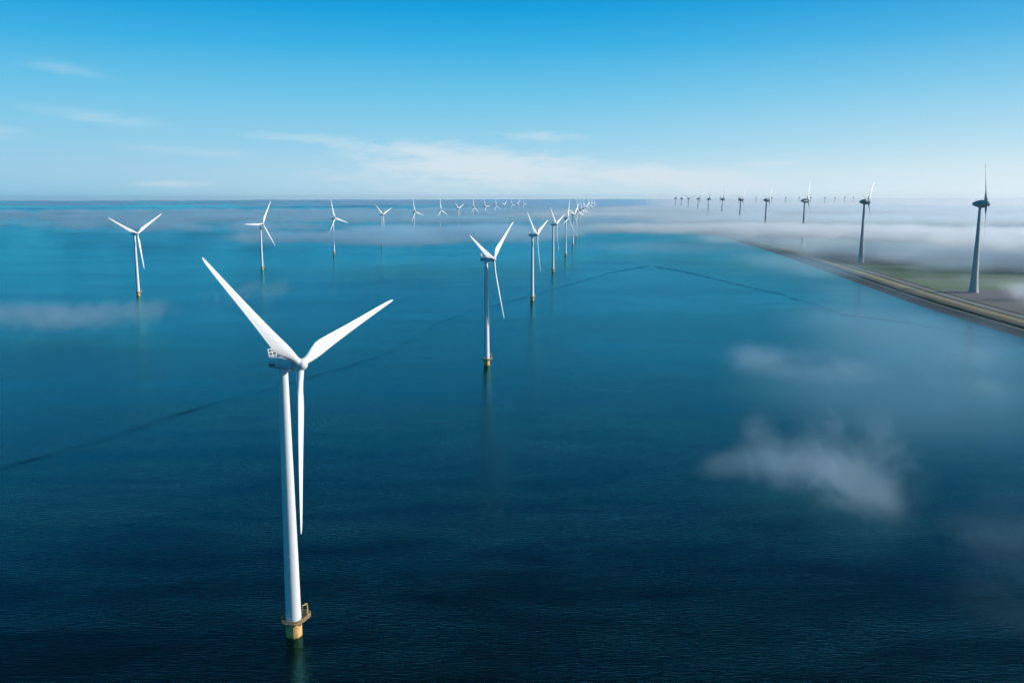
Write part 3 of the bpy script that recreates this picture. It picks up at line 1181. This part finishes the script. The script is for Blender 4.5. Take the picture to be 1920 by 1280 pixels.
# heaps tinted blue for skylight, filling the left distance
cloud('fog_bank', [(-1250, 3250, 52, 330, 230, 19, .9), (-1750, 3500, 52, 380, 260, 19, .9), (-850, 3150, 50, 230, 190, 17, .8), (-2300, 4300, 54, 520, 360, 20, .9), (-1500, 4400, 55, 500, 330, 20, 1),
                   (-700, 4700, 55, 480, 340, 20, 1), (-2900, 5600, 56, 800, 500, 20, 1), (-1600, 6000, 56, 800, 520, 20, 1), (-300, 6300, 56, 800, 560, 20, 1)],
      .026, 190, vox=15, er=6.5, zs=1.3, seed=22, col=BLUE, lo=.55, hi=1.5)
# long bank from the open water across the polder, in front of the onshore turbines
cloud('fog_bank', [(330, 2700, 60, 250, 170, 16, .95), (640, 2480, 62, 230, 230, 17, 1), (900, 2230, 62, 250, 260, 18, 1), (1130, 1950, 60, 250, 250, 19, 1),
                   (1320, 1720, 57, 270, 240, 19, 1), (1600, 2050, 60, 300, 400, 18, 1)], .028, 150, vox=8, er=5.4, zs=1.4, seed=5, col=PALE, lo=.25, hi=1.3)
# heaps of the deck behind it
cloud('fog_bank', [(700, 3500, 62, 320, 280, 16, 1), (1300, 3300, 63, 400, 320, 17, 1), (1900, 3000, 63, 420, 400, 18, 1), (1000, 4300, 62, 520, 340, 17, 1), (2100, 4000, 63, 600, 500, 18, 1),
                   (300, 4600, 60, 400, 400, 15, .9)], .026, 240, vox=14, er=6.0, zs=1.5, seed=15, col=(.86, .95, 1.0), lo=.2, hi=1.2)
cloud('fog_bank', [(900, 5600, 62, 700, 500, 17, 1), (2100, 5400, 62, 800, 600, 18, 1), (3300, 5200, 62, 800, 700, 18, 1), (1500, 6900, 63, 900, 600, 18, 1), (3000, 6900, 63, 1000, 700, 18, 1)],
      .024, 380, vox=24, er=6.0, zs=1.8, seed=17, col=(.86, .95, 1.0), lo=.2, hi=1.2)
# low ground mist on the polder
cloud('ground_mist', [(1000, 1860, 16, 240, 190, 17, .8), (1330, 1620, 18, 260, 230, 19, 1), (880, 2250, 18, 220, 360, 18, 1), (1300, 2300, 18, 400, 500, 19, 1), (800, 2900, 20, 260, 420, 20, 1),
                      (800, 1330, 12, 190, 260, 15, .35), (760, 1600, 13, 160, 220, 14, .35)],
      .0042, 170, vox=10, er=4.0, zs=1.4, seed=9, col=MIDC)
# patches over the water at the left edge
cloud('fog_wisp', [(-600, 1010, 20, 65, 55, 18, 1), (-505, 985, 17, 55, 60, 16, 1), (-445, 1010, 19, 50, 50, 15, 1), (-400, 1030, 24, 40, 34, 11, .7)],
      .016, 50, vox=2.2, er=6.0, zs=1.1, dist=.8, seed=2, col=MIDC, lo=.25, hi=2.0)
cloud('fog_wisp', [(-370, 1220, 18, 50, 66, 16, .9), (-335, 1280, 24, 45, 50, 14, .8)], .011, 46, vox=2.2, er=6.0, zs=1.1, dist=.8, seed=3, col=MIDC, lo=.25, hi=2.0)
# the torn wisp in the right foreground
cloud('fog_wisp', [(134, 470, 9, 24, 27, 10, 1), (150, 456, 8, 26, 30, 10, .9), (172, 440, 9, 26, 32, 10, 1.05), (168, 405, 8, 22, 30, 9, .9), (176, 486, 11, 26, 30, 11, .8),
                   (140, 500, 17, 11, 16, 14, .8), (178, 505, 19, 12, 16, 14, .8), (203, 497, 18, 16, 18, 14, .8), (210, 475, 9, 14, 28, 10, .8), (110, 463, 8, 16, 16, 8, .8)],
      .017, 32, vox=.85, er=5.2, detail=7, zs=.9, dist=.7, seed=4, lo=.1, hi=2.4, col=MIDC)
cloud('fog_wisp', [(203, 750, 15, 34, 50, 13, .9), (235, 735, 13, 44, 60, 12, .8), (275, 700, 11, 50, 70, 11, .6), (395, 740, 16, 40, 60, 13, .7), (340, 640, 12, 50, 60, 11, .6)],
      .007, 46, vox=1.8, er=4.4, seed=6, lo=.25, hi=1.8, col=MIDC)
# faint mist on the right-hand water
cloud('fog_wisp', [(193, 350, 8, 28, 40, 9, .7), (185, 300, 7, 34, 44, 8, .7), (230, 400, 9, 34, 56, 9, .7)], .0034, 40, vox=1.5, er=4.4, seed=7, lo=.25, hi=1.8, col=MIDC)
cloud('low_mist', [(230, 560, 12, 110, 160, 13, .7), (320, 700, 14, 120, 180, 14, .9), (400, 950, 15, 120, 220, 15, 1), (480, 1230, 15, 90, 220, 15, .6), (560, 1750, 18, 130, 400, 16, 1), (420, 2400, 18, 320, 220, 16, 1)],
      .0034, 240, vox=10, er=1.8, zs=2, seed=8, lo=.3, hi=1.2, col=(.55, .83, 1.0))
# wisps on the field beside the nearest onshore turbine
cloud('fog_wisp', [(740, 1290, 16, 45, 60, 16, 1), (800, 1250, 18, 55, 66, 18, 1), (690, 1170, 12, 34, 54, 12, .8)], .015, 50, vox=2.5, er=4.4, seed=10, col=PALE, lo=.2, hi=1.6)

# ------------------------------------------------------------------ thin air haze round everything
mb = MB()
mb.box((0, 20500, 112), (2 * FAR + 2000, FAR + 7000 - 1500 + 2000, 228))
hz = mb.build('haze', volume_mat('air_haze', 1.1e-5, (.86, .93, 1.0), .5), None, 0)
hz['kind'] = 'stuff'
